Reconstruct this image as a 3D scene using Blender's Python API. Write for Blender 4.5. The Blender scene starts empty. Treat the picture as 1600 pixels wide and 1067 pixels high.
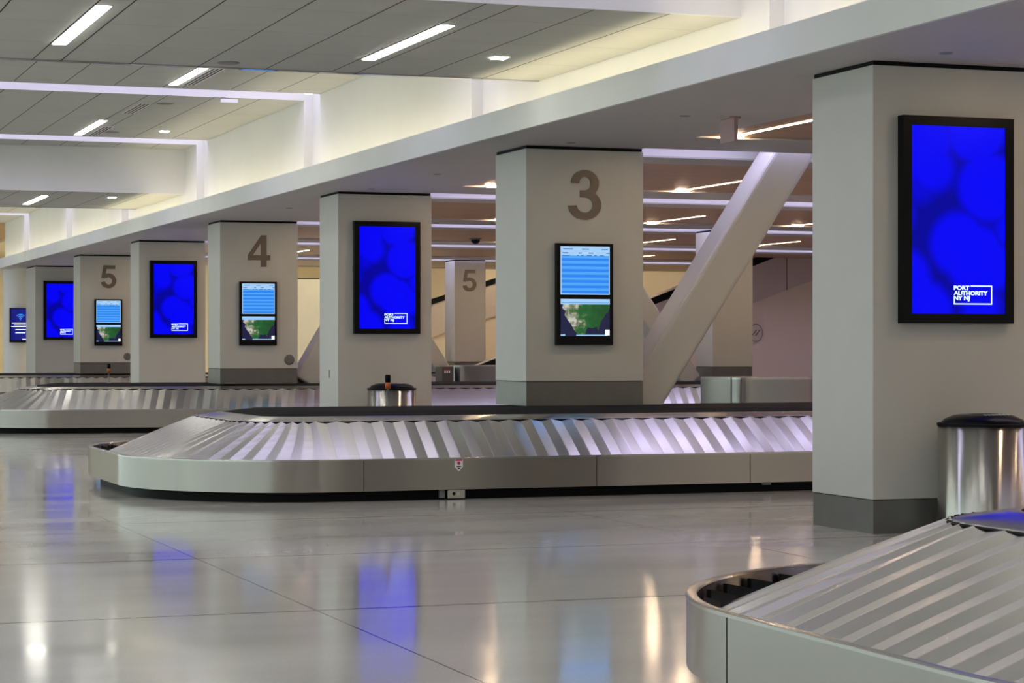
import bpy, bmesh, math, random
from mathutils import Vector, Matrix
random.seed(7)
C = bpy.context.scene.collection
sc = bpy.context.scene
PI = math.pi

# ---------------------------------------------------------------- camera, world, exposure
F, TH, HY, CZ = 3494.0, 0.3465, 541.2, 1.5
cd = bpy.data.cameras.new('camera'); cam = bpy.data.objects.new('camera', cd); C.objects.link(cam)
cam.location = (0, 0, CZ); cam.rotation_euler = (PI/2, 0, -TH)
cd.sensor_width = 36; cd.lens = F/1600*36; cd.shift_y = (HY-533.5)/1600
cd.clip_start = .1; cd.clip_end = 400
sc.camera = cam
w = bpy.data.worlds.new('world'); sc.world = w; w.use_nodes = True
w.node_tree.nodes['Background'].inputs[0].default_value = (.80, 1.0, .95, 1)
w.node_tree.nodes['Background'].inputs[1].default_value = 1.5
sc.view_settings.view_transform = 'Standard'; sc.view_settings.look = 'None'
sc.view_settings.exposure = 0.58; sc.view_settings.gamma = 1
sc.view_settings.use_curve_mapping = False
sc.cycles.use_denoising = True
sc.cycles.max_bounces = 8; sc.cycles.diffuse_bounces = 4; sc.cycles.glossy_bounces = 4
sc.cycles.sample_clamp_indirect = 6

ST, CT = math.sin(TH), math.cos(TH)
def on_y(px, py, Y):              # a point of the plane y = Y, read off the photograph
    k = (px-800)/F; d = Y/(CT-k*ST); xc = k*d
    return Vector((xc*CT+d*ST, Y, CZ-(py-HY)*d/F))
def on_z(px, py, z):
    d = F*(CZ-z)/(py-HY); xc = (px-800)/F*d
    return Vector((xc*CT+d*ST, -xc*ST+d*CT, z))

# ---------------------------------------------------------------- materials
def mat(name, col, rough=.5, metal=0, spec=.5, emit=None, es=0):
    m = bpy.data.materials.new(name); m.use_nodes = True
    b = m.node_tree.nodes['Principled BSDF']
    b.inputs['Base Color'].default_value = (*col, 1)
    b.inputs['Roughness'].default_value = rough; b.inputs['Metallic'].default_value = metal
    b.inputs['Specular IOR Level'].default_value = spec
    if emit: b.inputs['Emission Color'].default_value = (*emit, 1); b.inputs['Emission Strength'].default_value = es
    return m
def N(m, t, **kw):
    n = m.node_tree.nodes.new(t)
    for k, v in kw.items(): setattr(n, k, v)
    return n
def L(m, a, b): m.node_tree.links.new(a, b)
def noisy(name, c1, c2, scale, rough, metal=0, stretch=(1,1,1), bump=0, r2=None, spec=.5, detail=4, bdist=.01):
    m = mat(name, c1, rough, metal, spec); b = m.node_tree.nodes['Principled BSDF']
    tc = N(m, 'ShaderNodeTexCoord'); mp = N(m, 'ShaderNodeMapping'); mp.inputs['Scale'].default_value = stretch
    L(m, tc.outputs['Object'], mp.inputs[0])
    nz = N(m, 'ShaderNodeTexNoise'); nz.inputs['Scale'].default_value = scale; nz.inputs['Detail'].default_value = detail
    L(m, mp.outputs[0], nz.inputs['Vector'])
    cr = N(m, 'ShaderNodeValToRGB'); cr.color_ramp.elements[0].color = (*c1, 1); cr.color_ramp.elements[1].color = (*c2, 1)
    cr.color_ramp.elements[0].position = .3; cr.color_ramp.elements[1].position = .7
    L(m, nz.outputs['Fac'], cr.inputs[0]); L(m, cr.outputs[0], b.inputs['Base Color'])
    if r2 is not None:
        mr = N(m, 'ShaderNodeMapRange'); mr.inputs['To Min'].default_value = rough; mr.inputs['To Max'].default_value = r2
        mr.inputs['From Min'].default_value = .3; mr.inputs['From Max'].default_value = .7
        L(m, nz.outputs['Fac'], mr.inputs[0]); L(m, mr.outputs[0], b.inputs['Roughness'])
    if bump:
        bp = N(m, 'ShaderNodeBump'); bp.inputs['Strength'].default_value = bump; bp.inputs['Distance'].default_value = bdist
        L(m, nz.outputs['Fac'], bp.inputs['Height']); L(m, bp.outputs[0], b.inputs['Normal'])
    return m

M = {}
M['paint'] = noisy('column_paint', (.50,.495,.46), (.52,.515,.48), 3, .38, spec=.35)
M['white'] = noisy('white_paint', (.72,.72,.70), (.75,.75,.73), 1.5, .6, spec=.3)
M['soffit'] = noisy('soffit_paint', (.50,.49,.475), (.52,.51,.495), 1.2, .6, spec=.3)
M['tile'] = noisy('ceiling_tile', (.53,.54,.49), (.56,.57,.52), 2, .7, spec=.2)
M['joint'] = mat('dark_joint', (.05,.05,.045), .9)
M['base'] = noisy('base_metal', (.135,.13,.12), (.15,.145,.135), 6, .34, metal=.35)
M['black'] = mat('black_rubber', (.004,.004,.0045), .6, spec=.15)
M['blackgloss'] = mat('black_gloss', (.003,.003,.004), .3, spec=.12)
M['deck'] = noisy('dark_deck_rubber', (.012,.012,.013), (.02,.02,.022), 25, .9, spec=.08)
def brushed(name, col, rough, an=.9):
    m = mat(name, col, rough, 1); b = m.node_tree.nodes['Principled BSDF']
    t = N(m, 'ShaderNodeTangent', direction_type='RADIAL', axis='Z'); L(m, t.outputs[0], b.inputs['Tangent'])
    b.inputs['Anisotropic'].default_value = an; b.inputs['Anisotropic Rotation'].default_value = .25
    return m
M['steel'] = brushed('brushed_steel', (.46,.45,.43), .22)
M['bin_steel'] = brushed('bin_steel', (.50,.49,.46), .25, 1.0)
M['counter_steel'] = brushed('counter_steel', (.30,.31,.29), .25, 1.0)
M['fence'] = brushed('fence_steel', (.345,.325,.30), .27)
M['plate'] = noisy('plate_steel', (.78,.77,.76), (.81,.80,.79), 1.2, .24, metal=1, r2=.27, bump=.05, bdist=.01)
M['chrome'] = mat('polished_trim', (.6,.6,.62), .08, 1)
M['number'] = mat('bronze_numeral', (.15,.115,.09), .4, .15)
M['wood'] = None
M['lamp'] = mat('lamp_diffuser', (.9,.9,.88), .5, emit=(1,.97,.88), es=16)
M['cove'] = mat('cove_led', (.9,.8,.5), .5, emit=(1,.87,.63), es=6)
M['lilac'] = mat('lilac_light', (.8,.8,.9), .5, emit=(.70,.64,1.0), es=3.2)
M['lilac_hall'] = mat('lilac_light_dim', (.8,.8,.9), .5, emit=(.72,.66,1.0), es=1.8)
M['strip'] = mat('warm_strip_light', (.9,.8,.6), .5, emit=(1,.76,.50), es=9)
M['spot'] = mat('warm_spot_light', (.9,.8,.6), .5, emit=(1,.74,.48), es=110)
M['far_fill'] = mat('far_hall_fill', (.9,.9,.8), .5, emit=(1,.86,.62), es=8)  # glow of the fill panels added in the far hall
M['pink'] = mat('pink_sign_back', (.42,.27,.27), .4)
M['grey'] = mat('grey_plastic', (.25,.25,.25), .5)
M['white_plastic'] = mat('white_plastic', (.75,.75,.73), .4)
M['orange'] = mat('orange_lens', (.55,.12,.01), .3)
M['red'] = mat('red_print', (.45,.02,.04), .5)
M['panel'] = noisy('clad_panel', (.50,.42,.385), (.52,.44,.405), 1, .45)
M['beige'] = noisy('beige_wall', (.66,.55,.44), (.69,.57,.46), 1, .6)
M['darkpanel'] = mat('dark_panel', (.06,.058,.06), .4)
M['cream'] = mat('cream_wall', (.78,.70,.52), .7)
M['glass_green'] = mat('window_frame_metal', (.2,.2,.2), .4, .5)
def e(name, col, s=1):
    m = mat(name, (0,0,0), .25, emit=col, es=s); return m
M['e_white'] = e('screen_white', (.85,.95,1), .9)
M['e_pale'] = e('screen_pale_blue', (.245,.41,.61), 1)
M['e_blueA'] = e('screen_row_light', (.043,.245,.62), 1)
M['e_blueB'] = e('screen_row_dark', (.010,.146,.58), 1)
M['e_navy'] = e('screen_navy', (.001,.002,.03), 1)
M['e_text'] = e('screen_text', (.02,.10,.35), .8)
M['e_wifi'] = e('screen_wifi_blue', (.001,.003,.14), 1)
M['e_cyan'] = e('screen_cyan', (.03,.2,.6), 1)
M['e_logo'] = e('screen_logo', (.55,.68,1), 1.0)

def wood():
    m = mat('wood_ceiling', (.16,.09,.05), .42, spec=.4); b = m.node_tree.nodes['Principled BSDF']
    tc = N(m, 'ShaderNodeTexCoord'); mp = N(m, 'ShaderNodeMapping'); mp.inputs['Scale'].default_value = (.25, 4, 1)
    L(m, tc.outputs['Object'], mp.inputs[0])
    nz = N(m, 'ShaderNodeTexNoise'); nz.inputs['Scale'].default_value = 2.2; nz.inputs['Detail'].default_value = 6
    L(m, mp.outputs[0], nz.inputs['Vector'])
    cr = N(m, 'ShaderNodeValToRGB')
    cr.color_ramp.elements[0].color = (.33,.185,.095,1); cr.color_ramp.elements[1].color = (.45,.27,.145,1)
    cr.color_ramp.elements[0].position = .3; cr.color_ramp.elements[1].position = .75
    L(m, nz.outputs['Fac'], cr.inputs[0]); L(m, cr.outputs[0], b.inputs['Base Color'])
    return m
M['wood'] = wood()

def floor_mat():
    m = mat('terrazzo_floor', (.5,.5,.47), .12, spec=.9); b = m.node_tree.nodes['Principled BSDF']
    tc = N(m, 'ShaderNodeTexCoord')
    n1 = N(m, 'ShaderNodeTexNoise'); n1.inputs['Scale'].default_value = 60; n1.inputs['Detail'].default_value = 3
    n2 = N(m, 'ShaderNodeTexNoise'); n2.inputs['Scale'].default_value = .5; n2.inputs['Detail'].default_value = 5
    mp = N(m, 'ShaderNodeMapping'); mp.inputs['Scale'].default_value = (.7, 2.2, 1)
    L(m, tc.outputs['Object'], n1.inputs['Vector']); L(m, tc.outputs['Object'], mp.inputs[0]); L(m, mp.outputs[0], n2.inputs['Vector'])
    mx = N(m, 'ShaderNodeMath', operation='ADD'); L(m, n1.outputs['Fac'], mx.inputs[0]); L(m, n2.outputs['Fac'], mx.inputs[1])
    cr = N(m, 'ShaderNodeValToRGB'); cr.color_ramp.elements[0].position = .35; cr.color_ramp.elements[1].position = .65
    hf = N(m, 'ShaderNodeMath', operation='MULTIPLY'); hf.inputs[1].default_value = .5; L(m, mx.outputs[0], hf.inputs[0])
    cr.color_ramp.elements[0].color = (.53,.52,.48,1); cr.color_ramp.elements[1].color = (.60,.59,.55,1)
    L(m, hf.outputs[0], cr.inputs[0])
    # joint lines every panel, set into the slab
    sep = N(m, 'ShaderNodeSeparateXYZ'); L(m, tc.outputs['Object'], sep.inputs[0])
    def line(out, first, pitch, half):
        a = N(m, 'ShaderNodeMath', operation='SUBTRACT'); L(m, out, a.inputs[0]); a.inputs[1].default_value = first-pitch/2-pitch*40
        q = N(m, 'ShaderNodeMath', operation='MODULO'); L(m, a.outputs[0], q.inputs[0]); q.inputs[1].default_value = pitch
        c = N(m, 'ShaderNodeMath', operation='SUBTRACT'); L(m, q.outputs[0], c.inputs[0]); c.inputs[1].default_value = pitch/2
        d = N(m, 'ShaderNodeMath', operation='ABSOLUTE'); L(m, c.outputs[0], d.inputs[0])
        g = N(m, 'ShaderNodeMath', operation='LESS_THAN'); L(m, d.outputs[0], g.inputs[0]); g.inputs[1].default_value = half
        return g
    gx = line(sep.outputs[0], 3.27, 4.11, .006); gy = line(sep.outputs[1], 12.33, 3.29, .02)
    mm = N(m, 'ShaderNodeMath', operation='MAXIMUM'); L(m, gx.outputs[0], mm.inputs[0]); L(m, gy.outputs[0], mm.inputs[1])
    mix = N(m, 'ShaderNodeMix', data_type='RGBA'); L(m, mm.outputs[0], mix.inputs[0]); L(m, cr.outputs[0], mix.inputs[6])
    mix.inputs[7].default_value = (.14,.13,.12,1); L(m, mix.outputs[2], b.inputs['Base Color'])
    mr = N(m, 'ShaderNodeMapRange'); mr.inputs['From Min'].default_value = .3; mr.inputs['From Max'].default_value = .7
    mr.inputs['To Min'].default_value = .07; mr.inputs['To Max'].default_value = .15
    L(m, n2.outputs['Fac'], mr.inputs[0]); L(m, mr.outputs[0], b.inputs['Roughness'])
    bp = N(m, 'ShaderNodeBump'); bp.inputs['Strength'].default_value = .12; bp.inputs['Distance'].default_value = .004
    n3 = N(m, 'ShaderNodeTexNoise'); n3.inputs['Scale'].default_value = 1.3; n3.inputs['Detail'].default_value = 2
    L(m, tc.outputs['Object'], n3.inputs['Vector'])
    L(m, n3.outputs['Fac'], bp.inputs['Height']); L(m, bp.outputs[0], b.inputs['Normal'])
    return m
M['floor'] = floor_mat()

def blue_screen():
    m = mat('blue_screen', (0,0,0), .3, spec=.1); b = m.node_tree.nodes['Principled BSDF']
    tc = N(m, 'ShaderNodeTexCoord'); v = N(m, 'ShaderNodeTexVoronoi'); v.inputs['Scale'].default_value = 2.3
    mp = N(m, 'ShaderNodeMapping'); mp.inputs['Scale'].default_value = (1, 0, 1); mp.inputs['Location'].default_value = (.35, 0, .2)
    L(m, tc.outputs['Object'], mp.inputs[0]); L(m, mp.outputs[0], v.inputs['Vector'])
    cr = N(m, 'ShaderNodeValToRGB')
    cr.color_ramp.elements[0].position = .57; cr.color_ramp.elements[0].color = (0,0,.62,1)
    cr.color_ramp.elements[1].position = .74; cr.color_ramp.elements[1].color = (0,0,.22,1)
    x = cr.color_ramp.elements.new(.0); x.color = (0,0,.66,1)
    L(m, v.outputs['Distance'], cr.inputs[0]); L(m, cr.outputs[0], b.inputs['Emission Color'])
    b.inputs['Emission Strength'].default_value = 1.0
    return m
M['blue'] = blue_screen()
def map_mat():
    m = mat('land_map', (0,0,0), .3); b = m.node_tree.nodes['Principled BSDF']
    tc = N(m, 'ShaderNodeTexCoord'); nz = N(m, 'ShaderNodeTexNoise'); nz.inputs['Scale'].default_value = 9; nz.inputs['Detail'].default_value = 6
    L(m, tc.outputs['Object'], nz.inputs['Vector'])
    sp = N(m, 'ShaderNodeSeparateXYZ'); L(m, tc.outputs['Object'], sp.inputs[0])
    a = N(m, 'ShaderNodeMath', operation='MULTIPLY_ADD'); L(m, sp.outputs[0], a.inputs[0]); a.inputs[1].default_value = .9
    L(m, nz.outputs['Fac'], a.inputs[2]); nz.inputs['Roughness'].default_value = .7
    cr = N(m, 'ShaderNodeValToRGB')
    es = cr.color_ramp.elements; es[0].position = .55; es[0].color = (.62,.62,.55,1); es[1].position = 1.35 if False else 1.0; es[1].color = (.004,.07,.012,1)
    q = es.new(.66); q.color = (.16,.20,.10,1); q = es.new(.74); q.color = (.01,.13,.03,1)
    L(m, a.outputs[0], cr.inputs[0]); L(m, cr.outputs[0], b.inputs['Emission Color']); b.inputs['Emission Strength'].default_value = .6
    return m
M['map'] = map_mat()

# ---------------------------------------------------------------- helpers
class B:
    """collects geometry for one mesh object; slots are material names"""
    def __init__(s): s.bm = bmesh.new(); s.slots = []
    def _m(s, m):
        if m not in s.slots: s.slots.append(m)
        return s.slots.index(m)
    def face(s, pts, m, smooth=False):
        f = s.bm.faces.new([s.bm.verts.new(p) for p in pts]); f.material_index = s._m(m); f.smooth = smooth; return f
    def box(s, a, b, m):
        x0,y0,z0 = a; x1,y1,z1 = b; i = s._m(m)
        v = [s.bm.verts.new(p) for p in ((x0,y0,z0),(x1,y0,z0),(x1,y1,z0),(x0,y1,z0),(x0,y0,z1),(x1,y0,z1),(x1,y1,z1),(x0,y1,z1))]
        for q in ((0,3,2,1),(4,5,6,7),(0,1,5,4),(1,2,6,5),(2,3,7,6),(3,0,4,7)):
            s.bm.faces.new([v[k] for k in q]).material_index = i
        return s
    def prism(s, poly, vec, m):      # poly: closed list of 3D points, extruded by vec
        i = s._m(m); vec = Vector(vec)
        a = [s.bm.verts.new(p) for p in poly]; b = [s.bm.verts.new(Vector(p)+vec) for p in poly]
        n = len(a)
        s.bm.faces.new(a).material_index = i; s.bm.faces.new(b[::-1]).material_index = i
        for k in range(n): s.bm.faces.new((a[k], b[k], b[(k+1)%n], a[(k+1)%n])).material_index = i
        return s
    def lathe(s, prof, m, seg=48, cx=0, cy=0, smooth=True):   # prof: (r, z) list
        i = s._m(m); rings = []
        for r, z in prof:
            rings.append([s.bm.verts.new((cx+r*math.cos(2*PI*k/seg), cy+r*math.sin(2*PI*k/seg), z)) for k in range(seg)] if r > 1e-6 else [s.bm.verts.new((cx,cy,z))])
        for a, b in zip(rings, rings[1:]):
            for k in range(seg):
                vs = []
                for v in (a[k%len(a)], a[(k+1)%len(a)], b[(k+1)%len(b)], b[k%len(b)]):
                    if v not in vs: vs.append(v)
                if len(vs) > 2:
                    f = s.bm.faces.new(vs); f.material_index = i; f.smooth = smooth
        return s
    def grid(s, rows, m, smooth=False):
        i = s._m(m); V = [[s.bm.verts.new(p) for p in r] for r in rows]
        for a, b in zip(V, V[1:]):
            for k in range(len(a)-1):
                f = s.bm.faces.new((a[k], a[k+1], b[k+1], b[k])); f.material_index = i; f.smooth = smooth
        return s
    def obj(s, name, parent=None, loc=(0,0,0), rot=None, normals=True, bevel=0):
        if normals: bmesh.ops.recalc_face_normals(s.bm, faces=s.bm.faces)
        me = bpy.data.meshes.new(name); s.bm.to_mesh(me); s.bm.free()
        for m in s.slots: me.materials.append(M[m])
        o = bpy.data.objects.new(name, me); C.objects.link(o); o.location = loc
        if rot: o.rotation_euler = rot
        if parent: o.parent = parent
        if bevel:
            bv = o.modifiers.new('bevel', 'BEVEL'); bv.width = bevel; bv.segments = 3; bv.limit_method = 'ANGLE'
        return o
def tag(o, label, cat, group=None):
    o['label'] = label; o['category'] = cat
    if group: o['group'] = group
    return o
def thing(name, label, cat, loc=(0,0,0), group=None, rz=0):
    o = bpy.data.objects.new(name, None); C.objects.link(o); o.location = loc; o.rotation_euler = (0,0,rz)
    o.empty_display_size = .2
    return tag(o, label, cat, group)
def struct(b, name, **k):
    o = b.obj(name, **k); o['kind'] = 'structure'; return o
def copy_tree(o, parent=None):
    c = o.copy(); C.objects.link(c)
    if parent: c.parent = parent
    for ch in list(o.children): copy_tree(ch, c)
    return c

# ---------------------------------------------------------------- layout numbers
XC, Y0, S, LC, WC, H = 8.777, 15.82, 8.02, 1.04, 1.447, 3.786
X2, W2, L2 = 18.58, .868, .80
XF, XW = 8.10, 8.70                 # fascia plane, upper wall plane
ZL, ZH = 4.438, 5.293                 # low and high tiled ceilings
YA, YB = -14.0, 70.0
lows = [(-6.6,-1.4), (18.08,23.24), (42.72,47.78)]
slots = [32.61+S*k for k in range(-4, 5)]       # hall light slots, .9 wide
SW = .94
highs = []
y = YA
for a, b in lows: highs.append((y, a)); y = b
highs.append((y, YB))

# ---------------------------------------------------------------- floor
struct(B().box((-16,-16,-.2), (34,100,0), 'floor'), 'floor')

# ---------------------------------------------------------------- tiled ceilings of the hall
def xlines():
    xs = []; k = -6
    while True:
        x = 3.157+3.147*k
        if x > XW: break
        for q in (x, x+.287, x+.287+.715, x+.287+1.43, x+.287+2.145):
            if -14 <= q < XW-.1: xs.append(q)
        k += 1
    return [-14.0]+xs+[XW]
XL = xlines()
def tiles(y0, y1, z, first, name):
    b = B(); g = .007
    ys = [y0]; q = first
    while q < y1-.05:
        if q > y0+.05: ys.append(q)
        q += 1.42
    ys.append(y1)
    for xa, xb in zip(XL, XL[1:]):
        for ya, yb in zip(ys, ys[1:]):
            b.face([(xa+g,ya+.002,z),(xa+g,yb-.002,z),(xb-g,yb-.002,z),(xb-g,ya+.002,z)], 'tile')
    b.face([(-14,y0,z+.012),(-14,y1,z+.012),(XW,y1,z+.012),(XW,y0,z+.012)], 'joint')
    b.box((-14,y0+.04,z+.05),(XW,y1-.04,z+.1),'white')
    struct(b, name, normals=False)
for a, b_ in lows: tiles(a+.03, b_-.03, ZL, a+.9-1.42, 'ceiling')
for a, b_ in highs:
    y = a
    for s_ in slots:
        if a < s_ < b_:
            tiles(y, s_, ZH, y-.5, 'ceiling'); y = s_+SW
            if y > b_: y = b_
    if y < b_: tiles(y, b_, ZH, y+.4, 'ceiling')
n_tr = [0]
def trim(b, **k):
    n_tr[0] += 1; return struct(b, 'trim_%d' % n_tr[0], **k)
# light slots of the hall: housing, emitting panel, and a matching recess in the wall
for s_ in slots:
    if any(a <= s_+.4 <= b_ for a, b_ in lows): continue
    b = B(); zt = ZH+.34
    b.box((-14,s_-.02,ZH), (XW+.16,s_,zt), 'white'); b.box((-14,s_+SW,ZH), (XW,s_+SW+.02,zt), 'white')
    b.box((-14,s_,zt), (XW+.16,s_+SW,zt+.03), 'white')
    trim(b)
    o = B().box((-13.8,s_+.06,zt-.03), (XW+.1,s_+.7,zt-.005), 'lilac_hall').obj('slot_light')
    tag(o, {33:'lilac light strip in the ceiling slot nearest behind the near low ceiling', 41:'lilac light strip in the ceiling slot just in front of the far low ceiling'}.get(round(s_), 'lilac light strip in a hall ceiling slot %s' % ('nearer than the near low ceiling' if s_ < 30 else 'beyond the far low ceiling')), 'light', 'lilac light strips recessed in the hall ceiling')
# risers around the low ceilings
for a, b_ in lows:
    t = B(); t.box((-14,a,ZL), (XW,a+.03,ZH+.1), 'white'); t.box((-14,b_-.03,ZL), (XW,b_,ZH+.1), 'white')
    trim(t)
    trim(B().box((-14,b_-.10,ZL-.012), (XW-.02,b_-.005,ZL-.001), 'chrome'))

# upper wall above the cove, with the recesses under each slot
b = B(); ZC = 3.90
ycur = YA
for s_ in slots:
    if any(a <= s_+.4 <= b_ for a, b_ in lows): continue
    b.box((XW,ycur,ZC), (XW+.25,s_,ZH+.1), 'white'); ycur = s_+SW
    b.box((XW+.14,s_,ZC), (XW+.25,s_+SW,ZH+.4), 'white')
b.box((XW,ycur,ZC), (XW+.25,YB,ZH+.1), 'white')
struct(b, 'wall_upper')
# fascia, cove shelf and soffit
b = B(); b.box((XF,YA,H), (XF+.04,75,4.063), 'white'); b.box((XF+.04,YA,H+.02), (XW+.25,75,ZC), 'white')
trim(b)
b = B(); y = YA
while y < YB-.2:
    b.box((XF+.10,y,ZC+.005), (XF+.17,y+1.0,ZC+.03), 'cove'); y += 1.02
tag(b.obj('cove_light'), 'long warm strip light hidden on the ledge behind the white fascia', 'light')
XS = 10.2
YS = 75
struct(B().box((XF+.04,YA,H), (XS,YS,H+.02), 'soffit'), 'ceiling')

# ---------------------------------------------------------------- wood ceiling with lilac slots, right of the soffit
XR = 30.0; ZWd = H+.021
ks = range(-3, 5)
for k in ks:
    s0 = 23.75+S*k; s1 = s0+1.1
    b = B(); b.box((XS,s0-1.4,H), (XR,s0,H+.02), 'soffit'); b.box((XS,s1,H), (XR,s1+.85,H+.02), 'soffit')
    b.box((XS,s0-.03,H+.02), (XR,s0,H+.32), 'white'); b.box((XS,s1,H+.02), (XR,s1+.03,H+.32), 'white')
    b.box((XS,s0,H+.32), (XR,s1,H+.34), 'white'); b.box((XS-.02,s0,H+.02), (XS,s1,H+.34), 'white')
    struct(b, 'ceiling')
    o = B().box((XS+.1,s0+.1,H+.285), (XR,s0+.6,H+.31), 'lilac').obj('slot_light')
    tag(o, {0:'nearest lilac light slot, above the top of the leaning white brace', 1:'second lilac light slot in the wood ceiling behind pillar 3', 2:'third lilac light slot in the wood ceiling, level with pillar 4'}.get(k, 'lilac light slot in the wood ceiling, %s' % ('beyond pillar 4' if k > 2 else 'nearer than pillar 3')), 'light', 'lilac light slots in the wood ceiling')
    y0 = s1+.85; y1 = s0+S-1.4
    struct(B().box((XS,y0-.3,H+.021), (XR,y1+.3,H+.07), 'wood'), 'ceiling')
strips = {}
for k in range(-1, 5):  # last row is added to light the slim back pillar numbered five
    yb = 22.35+S*k
    for i, x in enumerate((10.62, 13.6, 16.6, 19.6, 22.6)):
        t = thing('strip_light', 'warm strip light, %s from the soffit, %s' % (('first','second','third','fourth','fifth')[i], {-1:'nearest the camera',0:'in the bay before pillar 3',1:'in the bay behind pillar 3',2:'in the bay before pillar 4',3:'in the bay behind pillar 4', 4:'added in the bay before the pillars numbered 5'}[k]), 'light', (x, yb, ZWd), 'warm strip lights in the wood ceiling')
        B().box((-.03,-2.4,-.006), (.03,-.3,-.002), 'strip').obj('diffuser', t)
        B().box((-.08,-.20,-.02), (.08,-.04,-.005), 'spot').obj('end_spot', t)

# ---------------------------------------------------------------- walls around
def window_wall():
    b = B(); b.box((-14.3,-14,0), (-14,80,.5), 'beige'); b.box((-14.3,-14,4.2), (-14,80,6), 'white')
    struct(b, 'wall_left')
    y = -14; n = 0
    while y < 80:
        n += 1
        f = B(); f.box((-14.2,y,.5), (-14.05,y+.12,4.2), 'glass_green'); f.box((-14.2,y+.12,2.3), (-14.05,y+4,2.36), 'glass_green')
        struct(f, 'window_%d' % n); y += 4
window_wall()
struct(B().box((-14,-14.3,0), (34,-14,6), 'beige'), 'wall_front')
struct(B().box((XR,-14,0), (XR+.3,98,6.5), 'beige'), 'wall_right')
struct(B().box((-14,98,0), (34,98.3,9), 'cream'), 'wall_back')
struct(B().box((XS,62.5,5.3), (XR,98,5.4), 'cream'), 'ceiling')
struct(B().box((-14,YB,ZH+.1), (XS,98,ZH+.2), 'wood'), 'ceiling')
b = B(); b.box((XS,62.4,H), (XR,62.5,5.4), 'white'); b.box((-14,YB,ZH), (XF,YB+.1,ZH+.1), 'white'); trim(b)
for i, x in enumerate((12,16,20,24)):  # glowing panels added to brighten the cream far hall, not known fittings
    o = B().box((x-.3,66,5.25), (x+.3,92,5.29), 'far_fill').obj('strip_light')
    tag(o, 'added warm fill light far behind the escalators, number %d from the soffit' % (i+1), 'light', 'added warm fill lights of the far hall')

# ---------------------------------------------------------------- hall lamps
def lamp(x, y0, y1, z, label, vents=()):
    t = thing('linear_lamp', label, 'lamp', (x, y0, z), 'linear lamps in the hall ceiling')
    n = y1-y0
    B().box((-.012,-.012,-.006), (.142,n+.012,-.001), 'grey').obj('lamp_frame', t)
    B().box((0,0,-.012), (.13,n,-.004), 'lamp').obj('diffuser', t)
def vent(x, y0, y1, z, label):
    t = thing('air_vent', label, 'vent', (x, y0, z), 'slot air vents in the hall ceiling')
    n = y1-y0
    B().box((0,0,-.006), (.20,n,-.001), 'white_plastic').obj('vent_frame', t)
    for q in (.03,.085,.14): B().box((q,.04,-.009), (q+.022,n-.04,-.005), 'joint').obj('vent_slot', t)
lamp(6.315, 19.4, 22.0, ZL, 'long white lamp in the low ceiling, above the fascia side')
lamp(3.17, 19.3, 21.9, ZL, 'long white lamp in the low ceiling at the upper left of the photo')
lamp(6.315, 29.3, 32.1, ZH, 'bright lamp beside slot vents just behind the edge of the near low ceiling')
lamp(6.22, 37.6, 40.3, ZH, 'short-looking white lamp in the high ceiling before the far low ceiling')
lamp(6.17, 44.1, 46.8, ZL, 'small distant lamp in the far low ceiling')
vent(6.50, 29.6, 32.1, ZH, 'slot vents beside the bright lamp behind the near low ceiling edge')
vent(6.46, 38.6, 40.3, ZH, 'slot vents beside the lamp in the high ceiling, nearer the far slot')
vent(6.38, 34.8, 36.4, ZH, 'slot vents in the high ceiling between the two lilac bands, nearer the near band')
for x in (6.315, 3.17, .02, -3.12, -6.27, -9.42):
    for y, z in ((-5.0,ZL), (1.5,ZH), (9.5,ZH), (19.4,ZL), (26.5,ZH), (36,ZH), (44.4,ZL), (52,ZH), (60.5,ZH)):
        if x > 6 and y in (19.4,44.4,36,26.5): continue
        if x > 3 and y == 19.4: continue
        lamp(x, y, y+2.5, z, 'linear lamp in the hall ceiling outside the picture' )
def disc(p, r, label, name='ceiling_speaker', m='grey', cat='speaker', group='round grilles in the hall ceiling', h=.012):
    o = B().lathe([(0,-h),(r*.8,-h),(r,-h*.4),(r,0)], m, 32).obj(name, loc=p); return tag(o, label, cat, group)
disc((5.1,22.77,ZL-.001), .12, 'round grille in the near low ceiling, close to its far edge')
disc((6.77,34.7,ZH-.001), .14, 'round grille in the high ceiling just behind the near lilac band')
disc((6.77,39.6,ZH-.001), .14, 'round grille in the high ceiling just before the far lilac band')
for (px, py, z, lab) in ((780,90,ZL,'small square downlight in the near low ceiling'), (257,205,ZH,'small square downlight in the high ceiling near the far lilac band'), (175,308,ZL,'small square downlight in the far low ceiling')):
    p = on_z(px, py, z)
    tag(B().box((-.07,-.07,-.012), (.07,.07,0), 'lamp').obj('downlight', loc=p-Vector((0,0,.001))), lab, 'light', 'square downlights in the hall ceiling')
p = on_z(358, 152, ZH)
t = thing('ceiling_sensor', 'small white box on a bracket under the high ceiling near the lilac band', 'sensor', p)
B().box((-.13,-.03,-.08), (.13,.03,-.03), 'white_plastic').obj('housing', t)
B().box((-.12,-.02,-.03), (-.06,.02,-.001), 'grey').obj('bracket', t)
for px, py, lab in ((1478,83,'above the nearest pillar'), (1070,181,'left of the hanging pink sign'), (892,223,'right above pillar 3'), (683,272,'between the second blue screen pillar and pillar 3'), (580,295,'above the second blue screen pillar'), (452,325,'above pillar 4')):
    disc(on_z(px, py, H-.001), .055, 'small round soffit cap %s' % lab, 'sprinkler_cap', 'grey', 'sprinkler', 'sprinkler caps in the soffit', .008)

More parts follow.
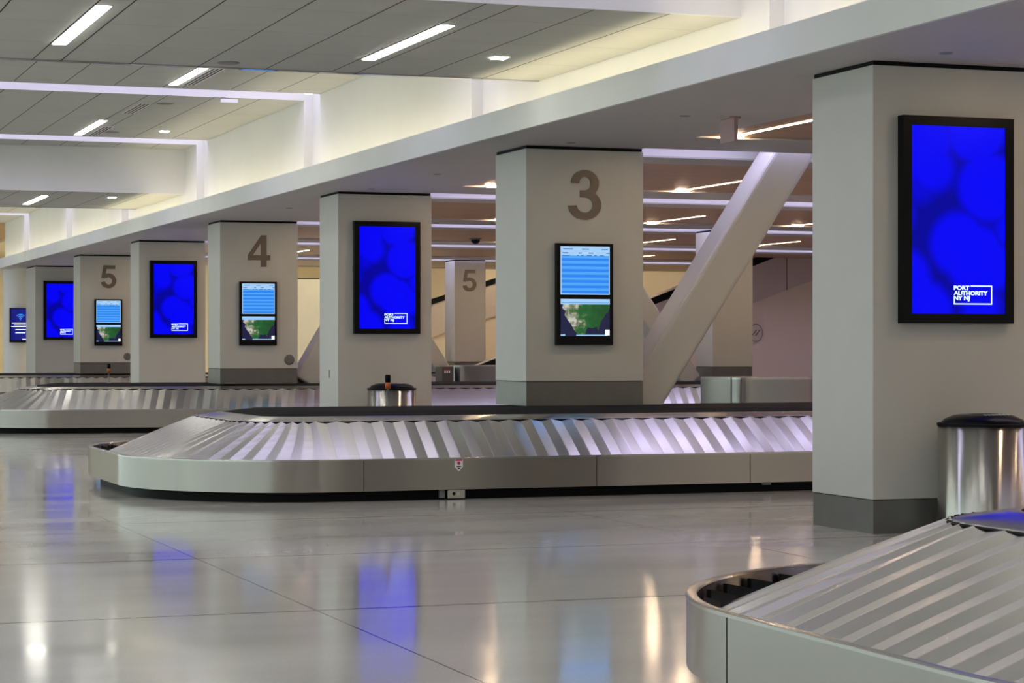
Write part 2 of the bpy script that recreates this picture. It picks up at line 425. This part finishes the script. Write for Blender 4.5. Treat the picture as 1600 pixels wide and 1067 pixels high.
# hanging sign under the soffit
t = thing('hanging_sign', 'small pinkish sign panel hanging from the grey soffit', 'sign', (9.62,20.1,H))
B().box((-.02,0,-.25), (.02,.33,-.02), 'pink').obj('sign_panel', t)
B().box((-.06,.02,-.02), (.06,.31,-.001), 'pink').obj('mounting_plate', t)
p = on_z(743, 372, ZWd)
t = thing('dome_camera', 'black dome camera under the wood ceiling', 'camera', p)
B().lathe([(.0,-.13),(.05,-.12),(.09,-.08),(.1,-.04),(.1,-.03)], 'blackgloss', 24).obj('dome', t)
B().lathe([(.13,-.03),(.13,-.001),(0,-.001)], 'grey', 24).obj('mount', t)

# ---------------------------------------------------------------- numerals as bold outlines
def arc(cx, cy, rx, ry, a0, a1, n=14):
    return [(cx+rx*math.cos(math.radians(a0+(a1-a0)*k/n)), cy+ry*math.sin(math.radians(a0+(a1-a0)*k/n))) for k in range(n+1)]
def band(outer, inner): return outer+inner[::-1]
NUM = {   # unit height, width .72; lists of convex-ish strips: (outer points, inner points) of equal length
 '4': 'poly', }
def numeral(ch, h, parent, loc, d=.012):
    b = B()
    def strip(o, i, dy=0):
        n = len(o)
        for k in range(n-1):
            q = [o[k], o[k+1], i[k+1], i[k]]
            b.prism([(x*h, dy, y*h) for x, y in q], (0,-d,0), 'number')
    if ch == '4':
        for q in ([(.42,0),(.60,0),(.60,1),(.42,1)],):
            b.prism([(x*h,0,y*h) for x, y in q], (0,-d,0), 'number')
        b.prism([(x*h,-.0003,y*h) for x, y in [(0,.21),(.72,.21),(.72,.37),(0,.37)]], (0,-d,0), 'number')
        b.prism([(x*h,-.0006,y*h) for x, y in [(0,.37),(.16,.37),(.43,.78),(.43,1)]], (0,-d,0), 'number')
    if ch == '3':
        # upper bowl, lower bowl, middle bar
        strip(arc(.35,.725,.30,.275,178,-84), arc(.35,.725,.125,.135,178,-84))
        strip(arc(.345,.300,.355,.300,84,-176), arc(.345,.300,.175,.155,84,-176), -.001)
        b.prism([(x*h,-.0003,y*h) for x, y in [(.24,.452),(.37,.452),(.37,.588),(.24,.588)]], (0,-d,0), 'number')
    if ch == '5':
        strip(arc(.33,.325,.34,.325,128,-168,18), arc(.33,.325,.155,.165,128,-168,18))
        b.prism([(x*h,-.0003,y*h) for x, y in [(.13,.84),(.62,.84),(.62,1),(.13,1)]], (0,-d,0), 'number')
        b.prism([(x*h,-.0006,y*h) for x, y in [(.02,.46),(.17,.43),(.27,.98),(.11,.98)]], (0,-d,0), 'number')
    o = b.obj('numeral', parent, loc); return o

# ---------------------------------------------------------------- pillars
def pillar(x, y, wd, ln, label, base=(0,.274), num=None):
    t = thing('pillar', label, 'pillar', (x, y, 0))
    zt = H-.035
    B().box((0,0,base[1]), (wd,ln,zt), 'paint').obj('shaft', t, bevel=.006)
    B().box((.012,.012,zt), (wd-.012,ln-.012,H+.001), 'black').obj('top_reveal', t)
    B().box((.006,.006,base[0]), (wd-.006,ln-.006,base[1]-.006), 'base').obj('baseboard', t)
    B().box((.015,.015,base[1]-.006), (wd-.015,ln-.015,base[1]), 'black').obj('shadow_gap', t)
    if num:
        nw = .72*.575
        numeral(num, .575, t, ((wd-nw)/2, -.001, 2.95))
    return t
lab0 = {0:'nearest square pillar with a large blue screen, at the right of the photo',
 1:'square pillar with the numeral 3, standing in the middle carousel',
 2:'square pillar with a blue screen behind the middle carousel, left of pillar 3',
 3:'square pillar with the numeral 4',
 4:'square pillar with a blue screen between pillar 4 and pillar 5',
 5:'square pillar with the numeral 5 near the left edge of the photo',
 6:'farthest square pillar with a blue screen at the left edge of the photo'}
for k in range(7):
    y = Y0+S*k; n = {1:'3', 3:'4', 5:'5'}.get(k)
    pillar(XC, y, WC, LC if k < 6 else 1.9, lab0[k], base=(0,.274) if n is None else (.82,1.10), num=n)
pillar(XC, Y0-S, WC, LC, 'square pillar standing in the nearest carousel, beyond the right edge of the photo', base=(.82,1.10), num='3' if False else None)
pillar(X2, Y0+3*S, W2, L2, 'slim pillar of the back row, behind the leaning white brace', base=(.82,1.10))
pillar(X2, Y0+5*S, W2, L2, 'slim pillar of the back row with a pale numeral 5', base=(.82,1.10), num='5')
pillar(X2, Y0+7*S+.9, W2, L2, 'far slim pillar seen in the gap right of pillar 4')
pillar(X2, Y0+4*S, W2, L2, 'slim back-row pillar hidden behind pillar 3')
pillar(X2, Y0+2*S, W2, L2, 'slim back-row pillar hidden behind the nearest pillar')

# round column far left
t = thing('round_column', 'round white column behind the farthest blue screen pillar', 'pillar', (8.77,67.5,0))
B().lathe([(.44,.15),(.44,H)], 'white', 48).obj('shaft', t)
B().lathe([(.45,0),(.45,.15),(.44,.15)], 'base', 48).obj('base_ring', t)

# ---------------------------------------------------------------- leaning braces
def brace(p0, p1, wd, ln, label):     # p0, p1: lower and upper centre points in a plane y = const; wd across, ln along y
    a, b_ = Vector(p0), Vector(p1); d = (b_-a).normalized(); n = Vector((d.z, 0, -d.x))
    q = B(); o = Vector((0,-ln/2,0))
    q.prism([a-n*wd/2+o, a+n*wd/2+o, b_+n*wd/2+o, b_-n*wd/2+o], (0,ln,0), 'paint')
    ob = q.obj('leaning_brace', bevel=.05); return tag(ob, label, 'brace')
Yb = 24.25
def pb(px, py, Y): return on_y(px, py, Y)
brace(tuple(pb(986,638,Yb)), tuple(pb(1256,196,Yb)), .47, .5, 'large leaning white brace rising right from behind pillar 3')
Yq = Y0+3*S+.5
brace(tuple(pb(1076,597,Yq)), tuple(pb(905,330,Yq)), .40, .5, 'far leaning white brace sloping down towards the slim pillar behind the large brace')
brace(tuple(pb(473,598,Yq)), tuple(pb(610,360,Yq)), .45, .5, 'leaning white brace rising right from behind pillar 4')
Yr = Y0+5*S+.4
brace(tuple(pb(692,582,Yr)), tuple(pb(590,420,Yr)), .40, .5, 'distant leaning brace beside the slim pillar with the pale numeral 5')

# ---------------------------------------------------------------- text
def text_mesh(s, size, m, name, parent, loc, off=.0, d=.002, width=None):
    cu = bpy.data.curves.new('t', 'FONT'); cu.body = s; cu.size = size; cu.offset = off; cu.extrude = d/2
    o = bpy.data.objects.new('t', cu); C.objects.link(o)
    bpy.context.view_layer.update()
    me = bpy.data.meshes.new_from_object(o.evaluated_get(bpy.context.evaluated_depsgraph_get()))
    bpy.data.objects.remove(o)
    me.materials.clear(); me.materials.append(M[m])
    xs = [v.co.x for v in me.vertices]; k = width/(max(xs)-min(xs)) if width else 1; x0 = min(xs)
    for v in me.vertices: v.co = Vector(((v.co.x-x0)*k, -v.co.z, v.co.y))
    r = bpy.data.objects.new(name, me); C.objects.link(r); r.parent = parent; r.location = loc
    return r

# ---------------------------------------------------------------- blue displays
def blue_display(x, y, label):
    W_, H_, D = 1.02, 1.665, .09
    t = thing('advertising_display', label, 'screen', (x, y, 1.685), 'blue screens on the pillars')
    m = .078; b = B()
    b.box((0,-D,0), (m,0,H_), 'blackgloss'); b.box((W_-m,-D,0), (W_,0,H_), 'blackgloss')
    b.box((m,-D,0), (W_-m,0,m), 'blackgloss'); b.box((m,-D,H_-m), (W_-m,0,H_), 'blackgloss')
    b.box((m,-.02,m), (W_-m,-.001,H_-m), 'black')
    b.obj('bezel', t)
    sw, sh = W_-2*m, H_-2*m
    B().face([(0,0,0),(sw,0,0),(sw,0,sh),(0,0,sh)], 'blue') if False else None
    q = B(); q.box((0,-.01,0), (sw,0,sh), 'blue'); p = q.obj('screen', t, (m,-D+.016,m))
    # logo: three lines of lettering and a frame
    fx, fz = .385, .075; fw, fh = .355, .155
    lg = B(); th = .010
    lg.box((fx+.155,-.013,fz+fh-th), (fx+fw,-.0105,fz+fh), 'e_logo'); lg.box((fx+fw-th,-.013,fz), (fx+fw,-.0105,fz+fh), 'e_logo')
    lg.box((fx,-.013,fz), (fx+fw,-.0105,fz+th), 'e_logo'); lg.box((fx,-.013,fz), (fx+th,-.0105,fz+.04), 'e_logo')
    lg.obj('logo_frame', p)
    text_mesh('PORT', .046, 'e_logo', 'lettering', p, (fx,-.0115,fz+fh-.036), .0022, width=.145)
    text_mesh('AUTHORITY', .046, 'e_logo', 'lettering', p, (fx,-.0115,fz+fh-.078), .0022, width=.315)
    text_mesh('NY NJ', .046, 'e_logo', 'lettering', p, (fx,-.0115,fz+fh-.118), .0022, width=.148)
    return t
for k, lab in ((0,'largest blue screen, on the nearest pillar at the right'), (2,'blue screen on the pillar behind the middle carousel'), (4,'blue screen between pillar 4 and pillar 5'), (6,'blue screen partly hidden by pillar 5 at the left edge')):
    blue_display(XC+.225, Y0+S*k-.001, lab)

# ---------------------------------------------------------------- flight displays
def flight_display(x, y, label):
    W_, H_, D = .69, 1.16, .07
    t = thing('flight_display', label, 'screen', (x, y, 1.517), 'flight information screens below the numerals')
    B().box((0,-D,0), (W_,0,H_), 'blackgloss').obj('bezel', t)
    x0, x1 = .043, W_-.043
    def panel(name, z0, z1, m):
        return B().box((0,-.004,0), (x1-x0,0,z1-z0), m).obj(name, t, (x0,-D-.0005,z0))
    up = panel('upper_screen', .575, 1.125, 'e_pale'); wd = x1-x0
    b = B(); n = 14; z = .012
    for i in range(n):
        b.box((.012,-.006,z+.031*i), (wd-.012,-.0045,z+.031*(i+1)), 'e_blueA' if i % 2 else 'e_blueB')
    b.obj('flight_rows', up)
    for i, (xx, l, z) in enumerate(((.03,.12,.515),(.26,.09,.515),(.50,.08,.515),(.02,.07,.470),(.22,.04,.470),(.34,.06,.470),(.56,.04,.470),(.02,.09,.441),(.20,.02,.441),(.25,.03,.441),(.32,.06,.441),(.41,.03,.441),(.48,.05,.441))):
        B().box((xx,-.0068,z), (xx+l,-.0061,z+.010), 'e_text').obj('printed_word', up)
    lo = panel('lower_screen', .10, .525, 'e_navy')
    b = B(); b.box((0,-.006,.365), (wd,-.0045,.425), 'e_pale'); b.box((.01,-.007,.378), (wd-.01,-.0062,.388), 'e_blueA'); b.obj('headline_bar', lo)
    land = [(.03,.365),(.02,.32),(.06,.29),(.05,.24),(.09,.18),(.13,.13),(.17,.06),(.22,.01),(.30,.01),(.31,.06),(.33,.10),(.39,.09),(.44,.11),(.46,.06),(.48,.12),(.50,.18),(.53,.21),(.55,.25),(.58,.27),(.60,.32),(.604,.365)]
    q = B(); q.prism([(a,-.0045,c) for a, c in land], (0,-.001,0), 'map'); q.obj('land_map', lo)
    b = B()
    b.box((0,-.007,.005), (.055,-.0055,.02), 'e_pale'); b.box((.19,-.0075,.005), (.57,-.0062,.017), 'e_pale')
    b.box((.545,-.008,.01), (.60,-.0076,.075), 'e_white')
    b.obj('caption', lo)
    return t
for k, lab in ((1,'flight information screens on pillar 3'), (3,'flight information screens on pillar 4'), (5,'flight information screens on pillar 5')):
    flight_display(XC+.35, Y0+S*k-.001, lab)

# wifi display on the round column
pw = on_y(15, 481, 67.0); pe = on_y(15, 535, 67.0)
t = thing('wifi_display', 'small blue screen with a wifi symbol on the round white column', 'screen', (pw.x, 66.98, pe.z))
hh = pw.z-pe.z
B().box((0,-.03,0), (.62,.10,hh), 'blackgloss').obj('bezel', t)
s_ = B().box((.03,-.034,.07), (.59,-.031,hh-.03), 'e_wifi').obj('screen', t)
b = B()
for r in (.06,.115,.17):
    o_, i_ = arc(.31,.66*hh,r,r,45,135,10), arc(.31,.66*hh,r-.028,r-.028,45,135,10)
    for k in range(10):
        b.prism([(x,-.0345,z) for x, z in (o_[k],o_[k+1],i_[k+1],i_[k])], (0,-.002,0), 'e_cyan')
b.box((.295,-.037,.65*hh), (.325,-.0345,.68*hh), 'e_cyan')
b.obj('wifi_symbol', s_)
b = B()
for z, a, c in ((.55,.06,.56),(.50,.12,.50),(.45,.04,.58),(.36,.16,.50),(.27,.16,.45),(.08,.36,.57)):
    b.box((a,-.037,z*hh), (c,-.0345,(z+.022)*hh), 'e_white')
b.obj('text_lines', s_)

# ---------------------------------------------------------------- baggage carousels
def carousel(x0, yn, x1, yf, label, rz=0, seams=(), teeth=True):
    r = 1.85; Wx, Wy = x1-x0, yf-yn
    r = min(r, Wy/2-.02)
    t = thing('baggage_carousel', label, 'carousel', (x0, yn, 0), rz=rz)
    P = .232; na = 10
    n1 = max(1, round((Wx-2*r)/P)); n2 = max(0, round((Wy-2*r)/P))
    segs = [('l',(r,0),(Wx-r,0),(0,-1),n1), ('a',(Wx-r,r),-90,0,na), ('l',(Wx,r),(Wx,Wy-r),(1,0),n2), ('a',(Wx-r,Wy-r),0,90,na),
            ('l',(Wx-r,Wy),(r,Wy),(0,1),n1), ('a',(r,Wy-r),90,180,na), ('l',(0,Wy-r),(0,r),(-1,0),n2), ('a',(r,r),180,270,na)]
    tot = sum(s[-1] for s in segs)
    def pt(ph, o):
        ph %= tot
        for s in segs:
            if ph <= s[-1] and s[-1] > 0:
                q = ph/s[-1]
                if s[0] == 'l':
                    return Vector((s[1][0]+(s[2][0]-s[1][0])*q-s[3][0]*o, s[1][1]+(s[2][1]-s[1][1])*q-s[3][1]*o))
                a = math.radians(s[2]+(s[3]-s[2])*q)
                return Vector((s[1][0]+(r-o)*math.cos(a), s[1][1]+(r-o)*math.sin(a)))
            ph -= s[-1]
        return pt(0, o)
    def ring(o, z, sub=2): return [Vector((*pt(k/sub, o), z)) for k in range(tot*sub)]
    def sweep(prof, m, name, sub=2, smooth=True):
        b = B(); rows = [ring(o, z, sub) for o, z in prof]
        i = b._m(m)
        V = [[b.bm.verts.new(p) for p in row] for row in rows]
        for a, c in zip(V, V[1:]):
            n = len(a)
            for k in range(n):
                f = b.bm.faces.new((a[k], a[(k+1)%n], c[(k+1)%n], c[k])); f.material_index = i; f.smooth = smooth
        for e_ in b.bm.edges:
            if len(e_.link_faces) == 2 and e_.link_faces[0].normal.length > -1: pass
        b.bm.normal_update()
        for e_ in b.bm.edges:
            if len(e_.link_faces) == 2 and e_.calc_face_angle(0) > .5: e_.smooth = False
        return b.obj(name, t)
    sweep([(.13,0),(.13,.14)], 'black', 'toe_kick')
    fb = sweep([(.05,.10),(0,.10),(0,.404),(.045,.404),(.045,.16),(.05,.16)], 'fence', 'side_panel', 3)
    # rolled top edge of the panel
    sweep([(-.004,.396),(-.004,.410),(.010,.414),(.045,.412),(.05,.404)], 'steel', 'top_rim', 3)
    # overlapping sloped plates
    b = B(); i = b._m('plate')
    z0, z1, oA, oB = .285, .732, .09, 1.16; R = 7
    def P3(ph, q, h):
        o = oA+(oB-oA)*q; sk = .62*q
        p = pt(ph+sk, o); return Vector((p.x, p.y, z0+(z1-z0)*(q+.02*math.sin(PI*q))+h))
    prof = [(0,.003),(.45,.013),(.50,.013),(1.0,.0)]
    for k in range(tot):
        V = []
        for ti, h in prof:
            V.append([b.bm.verts.new(P3(k+ti, q/R, h*(1 if q else 1))) for q in range(R+1)])
        nx = [b.bm.verts.new(P3(k+1, q/R, .003)) for q in range(R+1)]
        V.append(nx)
        for a, c in zip(V, V[1:]):
            for q in range(R):
                f = b.bm.faces.new((a[q], c[q], c[q+1], a[q+1])); f.material_index = i
    b.obj('plate_belt', t)
    # black bumpers standing saw-toothed between panel and plates
    if teeth:
        b = B(); i = b._m('black')
        for k in range(tot):
            for (pa, pb_, za, zb_) in ((k, k+.98, .335, .385),):
                for o in (.055,):
                    A, Bq = pt(pa, .10), pt(pb_, .055)
                    A2, B2 = pt(pa, .12), pt(pb_, .075)
                    vs = [Vector((*A,.2)), Vector((*Bq,.2)), Vector((*Bq,zb_)), Vector((*A,za))]
                    ws = [Vector((*A2,.2)), Vector((*B2,.2)), Vector((*B2,zb_)), Vector((*A2,za))]
                    va = [b.bm.verts.new(v) for v in vs]; wa = [b.bm.verts.new(v) for v in ws]
                    b.bm.faces.new(va).material_index = i; b.bm.faces.new(wa[::-1]).material_index = i
                    for j in range(4): b.bm.faces.new((va[j], wa[j], wa[(j+1)%4], va[(j+1)%4])).material_index = i
        b.obj('rubber_bumper', t)
    sweep([(1.16,.70),(1.165,.738),(1.18,.744),(1.40,.778),(1.44,.783),(1.47,.780),(1.47,.75)], 'steel', 'upper_rim', 3)
    sweep([(1.135,.732),(1.145,.740),(1.165,.737)], 'black', 'rim_seal', 3)
    b = B(); n = tot*2
    f = b.face([(*pt(k/2, 1.82), .822) for k in range(n)], 'deck')
    i_ = b._m('deck'); va = [b.bm.verts.new((*pt(k/2, 1.465), .781)) for k in range(n)]; vb = [b.bm.verts.new((*pt(k/2, 1.82), .822)) for k in range(n)]
    for k in range(n): b.bm.faces.new((va[k], va[(k+1)%n], vb[(k+1)%n], vb[k])).material_index = i_
    b.obj('deck', t)
    if seams:
        b = B()
        for sx in seams: b.box((sx-x0-.003,-.0015,.105), (sx-x0+.003,.002,.395), 'black')
        b.obj('panel_seam', t)
    return t, pt
c1, _ = carousel(3.92, 4.73, 15.5, 10.13, 'nearest baggage carousel, cut off at the lower right of the photo')
c3, pt3 = carousel(3.93, 20.77, 15.5, 26.17, 'middle baggage carousel with pillar 3 standing in it', seams=(5.98, 8.4, 10.1))
c4, _ = carousel(3.9, 39.0, 24.0, 44.3, 'baggage carousel with pillar 4 standing in it', rz=math.radians(-8.0))
carousel(3.9, 54.35, 24.0, 59.6, 'farthest baggage carousel, seen as a thin band left of pillar 5')
B().box((-.0015,3.545,.105), (.002,3.551,.395), 'black').obj('panel_seam', c1)
# extra parts of the middle carousel
def local(o, p): return Vector(p)-Vector(o.location)
p = on_y(717, 719, 20.765); sx = p.x; s = .085
b = B(); q = [(-.5,0),(.5,0),(.5,-.95),(0,-1.5),(-.5,-.95)]
b.prism([(a*s, 0, c*s) for a, c in q], (0,-.002,0), 'white_plastic')
b.box((-.42*s,-.0028,-.28*s), (.42*s,-.0021,-.1*s), 'red')
o_ = arc(0,-.55*s,.2*s,.2*s,0,360,16)
b.prism([(x,-.0021,z) for x, z in o_[:-1]], (0,-.0007,0), 'red')
b.box((-.28*s,-.0028,-.98*s), (.28*s,-.0021,-.86*s), 'black')
b.prism([(-.16*s,-.0021,-1.12*s),(0,-.0021,-1.04*s),(.16*s,-.0021,-1.12*s),(0,-.0021,-1.28*s)], (0,-.0007,0), 'black')
o = b.obj('warning_sticker', c3, local(c3, (sx, 20.769, .404))); o['label'] = 'white sticker with a red sign on the carousel panel'
pa = on_y(698, 772, 20.85); pb2 = on_y(725, 772, 20.85)
b = B(); b.box((0,-.02,0), (pb2.x-pa.x,.04,.08), 'steel'); b.box((-.075,-.005,.005), (-.025,.04,.08), 'grey')
o = b.obj('socket_plate', c3, local(c3, (pa.x, 20.84, .012)))
b = B()
for cx in (.06,.11):
    b.lathe([(0,.0),(.014,.0),(.017,.004),(.017,.008)], 'black' if cx < .1 else 'white_plastic', 16)
    for v in b.bm.verts[-1:]: pass
b.bm.free()
for cx, m in ((.065,'black'),(.112,'white_plastic')):
    bb = B().lathe([(0,.006),(.012,.006),(.017,.0)], m, 16); bb.obj('socket', o, (cx,-.021,.045), (PI/2,0,0))
pa = on_y(1191, 757, 20.85)
B().box((0,-.01,0), (.09,.03,.02), 'grey').obj('cable_cover', c3, local(c3, (pa.x, 20.84, .07)))

# beacons on the decks
def beacon(px, Y, label):
    p = on_y(px, 600, Y)
    t = thing('signal_beacon', label, 'beacon', (p.x, Y, .816), 'signal beacons on the carousels')
    B().lathe([(.04,0),(.04,.012),(.014,.014),(.014,.21),(.02,.21)], 'grey', 20).obj('pole', t)
    B().lathe([(.0,.205),(.03,.205),(.03,.275),(0,.275)], 'orange', 24).obj('amber_lens', t)
    B().lathe([(.0,.275),(.031,.275),(.031,.355),(.026,.362),(0,.362)], 'black', 24).obj('cap', t)
beacon(606, 24.3, 'signal beacon with an amber band on the middle carousel, before the bin')
beacon(170, 41.5, 'small distant signal beacon in front of pillar 5')

# trash bins
def bin_(x, y, label):
    t = thing('trash_bin', label, 'bin', (x, y, 0), 'round steel bins beside the blue screen pillars'); r = .355
    b = B().lathe([(r,.03),(r,.875),(r-.01,.875)], 'bin_steel', 96); b.lathe([(r-.01,0),(r-.01,.03),(r,.03)], 'black', 72); b.obj('body', t)
    B().lathe([(r-.02,.87),(r+.006,.872),(r+.006,.893),(r-.03,.895)], 'black', 72).obj('rim', t)
    l = B().lathe([(r-.03,.893),(r-.03,.905),(r-.05,.925),(r-.12,.955),(r-.17,.962),(.12,.965),(.11,.945),(0,.945)], 'blackgloss', 72).obj('lid', t)
    b = B()
    for i in range(7):
        xx = -.125+.034*i; b.prism([(xx,-.235,.961),(xx+.018,-.235,.961),(xx+.026,-.19,.9645),(xx+.008,-.19,.9645)], (0,0,.003), 'white_plastic')
    b.obj('lid_print', l)
    return t
bin_(9.53, 15.40, 'steel trash bin against the nearest pillar at the right')
bin_(9.45, 31.35, 'steel trash bin with a black lid against the blue screen pillar behind the middle carousel')

# discs on pillars 4 and 5, plate on the side of the second blue screen pillar
for px, py, k, lab in ((452,562,3,'round dark steel disc low on pillar 4'), (199,557,5,'round dark disc low on pillar 5, at its right edge')):
    p = on_y(px, py, Y0+S*k-.001)
    b = B().lathe([(0,.012),(.06,.018),(.09,.012),(.095,0)], 'base', 32)
    tag(b.obj('speaker_disc', loc=p, rot=(PI/2,0,0)), lab, 'speaker', 'round discs on the numbered pillars')
yk = Y0+S*2
t = tag(B().box((XC-.008,yk+.45,1.03), (XC-.001,yk+.50,1.15), 'grey').obj('switch_plate'), 'narrow switch plate on the left side of the second blue screen pillar', 'switch')

# ---------------------------------------------------------------- stainless counters behind
def counter(px0, px1, ytop, Y, label, depth=1.2):
    a = on_y(px0, ytop, Y); c = on_y(px1, ytop, Y); r = .22; wd = c.x-a.x; h = a.z
    t = thing('steel_counter', label, 'counter', (a.x, Y, 0))
    path = [(0,depth)]+[(r-r*math.cos(math.radians(q)), r-r*math.sin(math.radians(q))) for q in range(0,91,9)]+[(wd-r+r*math.sin(math.radians(q)), r-r*math.cos(math.radians(q))) for q in range(0,91,9)]+[(wd,depth)]
    b = B(); b.grid([[(x,y,.08) for x, y in path], [(x,y,h-.03) for x, y in path]], 'counter_steel', True); b.obj('curved_panel', t)
    B().prism([(x,y,h-.03) for x, y in path], (0,0,.03), 'steel').obj('worktop', t)
    B().prism([(.05+x*(wd-.1)/wd,.05+y*.95,0) for x, y in path], (0,0,.08), 'black').obj('toe_kick', t)
counter(1150, 1285, 590, 28.8, 'curved stainless counter behind the right end of the middle carousel')
counter(712, 800, 571, 48.6, 'stainless counter in front of the slim pillar with the pale numeral 5')
a = on_y(691, 573, 48.3)
t = thing('grey_cabinet', 'small grey cabinet with red print at the left end of the far counter', 'cabinet', (a.x, 48.3, 0))
B().box((0,0,0), (.26,.5,a.z), 'darkpanel').obj('body', t)
b = B()
for xx in (.05,.10,.15): b.box((xx,-.004,a.z-.14), (xx+.035,-.001,a.z-.09), 'white_plastic')
b.box((.05,-.004,a.z-.07), (.2,-.001,a.z-.05), 'red'); b.obj('printed_notice', t)

# ---------------------------------------------------------------- escalator flanks
def flank(px, Y, tl, tr, pl, pr, label, x_left, pan='panel'):
    """tl, tr: top line at two px; pl, pr: panel lower edge at the same px"""
    A0, A1 = on_y(px[0], tl, Y), on_y(px[1], tr, Y); B0, B1 = on_y(px[0], pl, Y), on_y(px[1], pr, Y)
    t = thing('escalator', label, 'escalator', (0, 0, 0))
    sl = (A1.z-A0.z)/(A1.x-A0.x)
    xr = A1.x+2.5
    def top(x): return min(A0.z+(x-A0.x)*sl, 5.1)
    gap = A0.z-B0.z
    b = B(); pts = [(x_left,Y,0),(xr,Y,0),(xr,Y,top(xr)-gap)]+[(x_left,Y,max(.02,top(x_left)-gap))]
    b.prism(pts, (0,1.6,0), 'beige'); b.obj('lower_wall', t)
    n = 4; xs = [x_left+(xr-x_left)*k/n for k in range(n+1)]
    for i, (xa, xb) in enumerate(zip(xs, xs[1:])):
        q = B(); q.prism([(xa+.012,Y-.05,max(.02,top(xa)-gap)), (xb-.012,Y-.05,max(.02,top(xb)-gap)), (xb-.012,Y-.05,top(xb)), (xa+.012,Y-.05,top(xa))], (0,1.7,0), pan); q.obj('clad_panel', t)
    q = B(); q.prism([(x_left,Y-.08,top(x_left)), (xr,Y-.08,top(xr)), (xr,Y-.08,top(xr)+.18), (x_left,Y-.08,top(x_left)+.18)], (0,.12,0), 'black'); q.obj('handrail', t)
flank((1176,1265), 52.5, 413, 378, 474, 447, 'escalator side with pinkish panels rising right behind the leaning brace', 17.0)
flank((679,773), 70.0, 474, 443, 525, 494, 'distant escalator side seen on both sides of the slim pillar with the pale numeral 5', 20.8)
p = on_y(1180, 520, 52.44)
t = thing('wall_emblem', 'small round emblem with slanted strokes on the beige wall', 'sign', (p.x, 52.40, p.z))
b = B()
o_, i_ = arc(0,0,.20,.24,0,360,28), arc(0,0,.17,.21,0,360,28)
for k in range(28): b.prism([(x,0,z) for x, z in (o_[k],o_[k+1],i_[k+1],i_[k])], (0,-.01,0), 'grey')
b.obj('ring', t)
b = B()
for dx in (-.05,.05): b.prism([(dx-.08,0,-.08),(dx-.05,0,-.08),(dx+.08,0,.08),(dx+.05,0,.08)], (0,-.01,0), 'darkpanel')
b.obj('strokes', t)
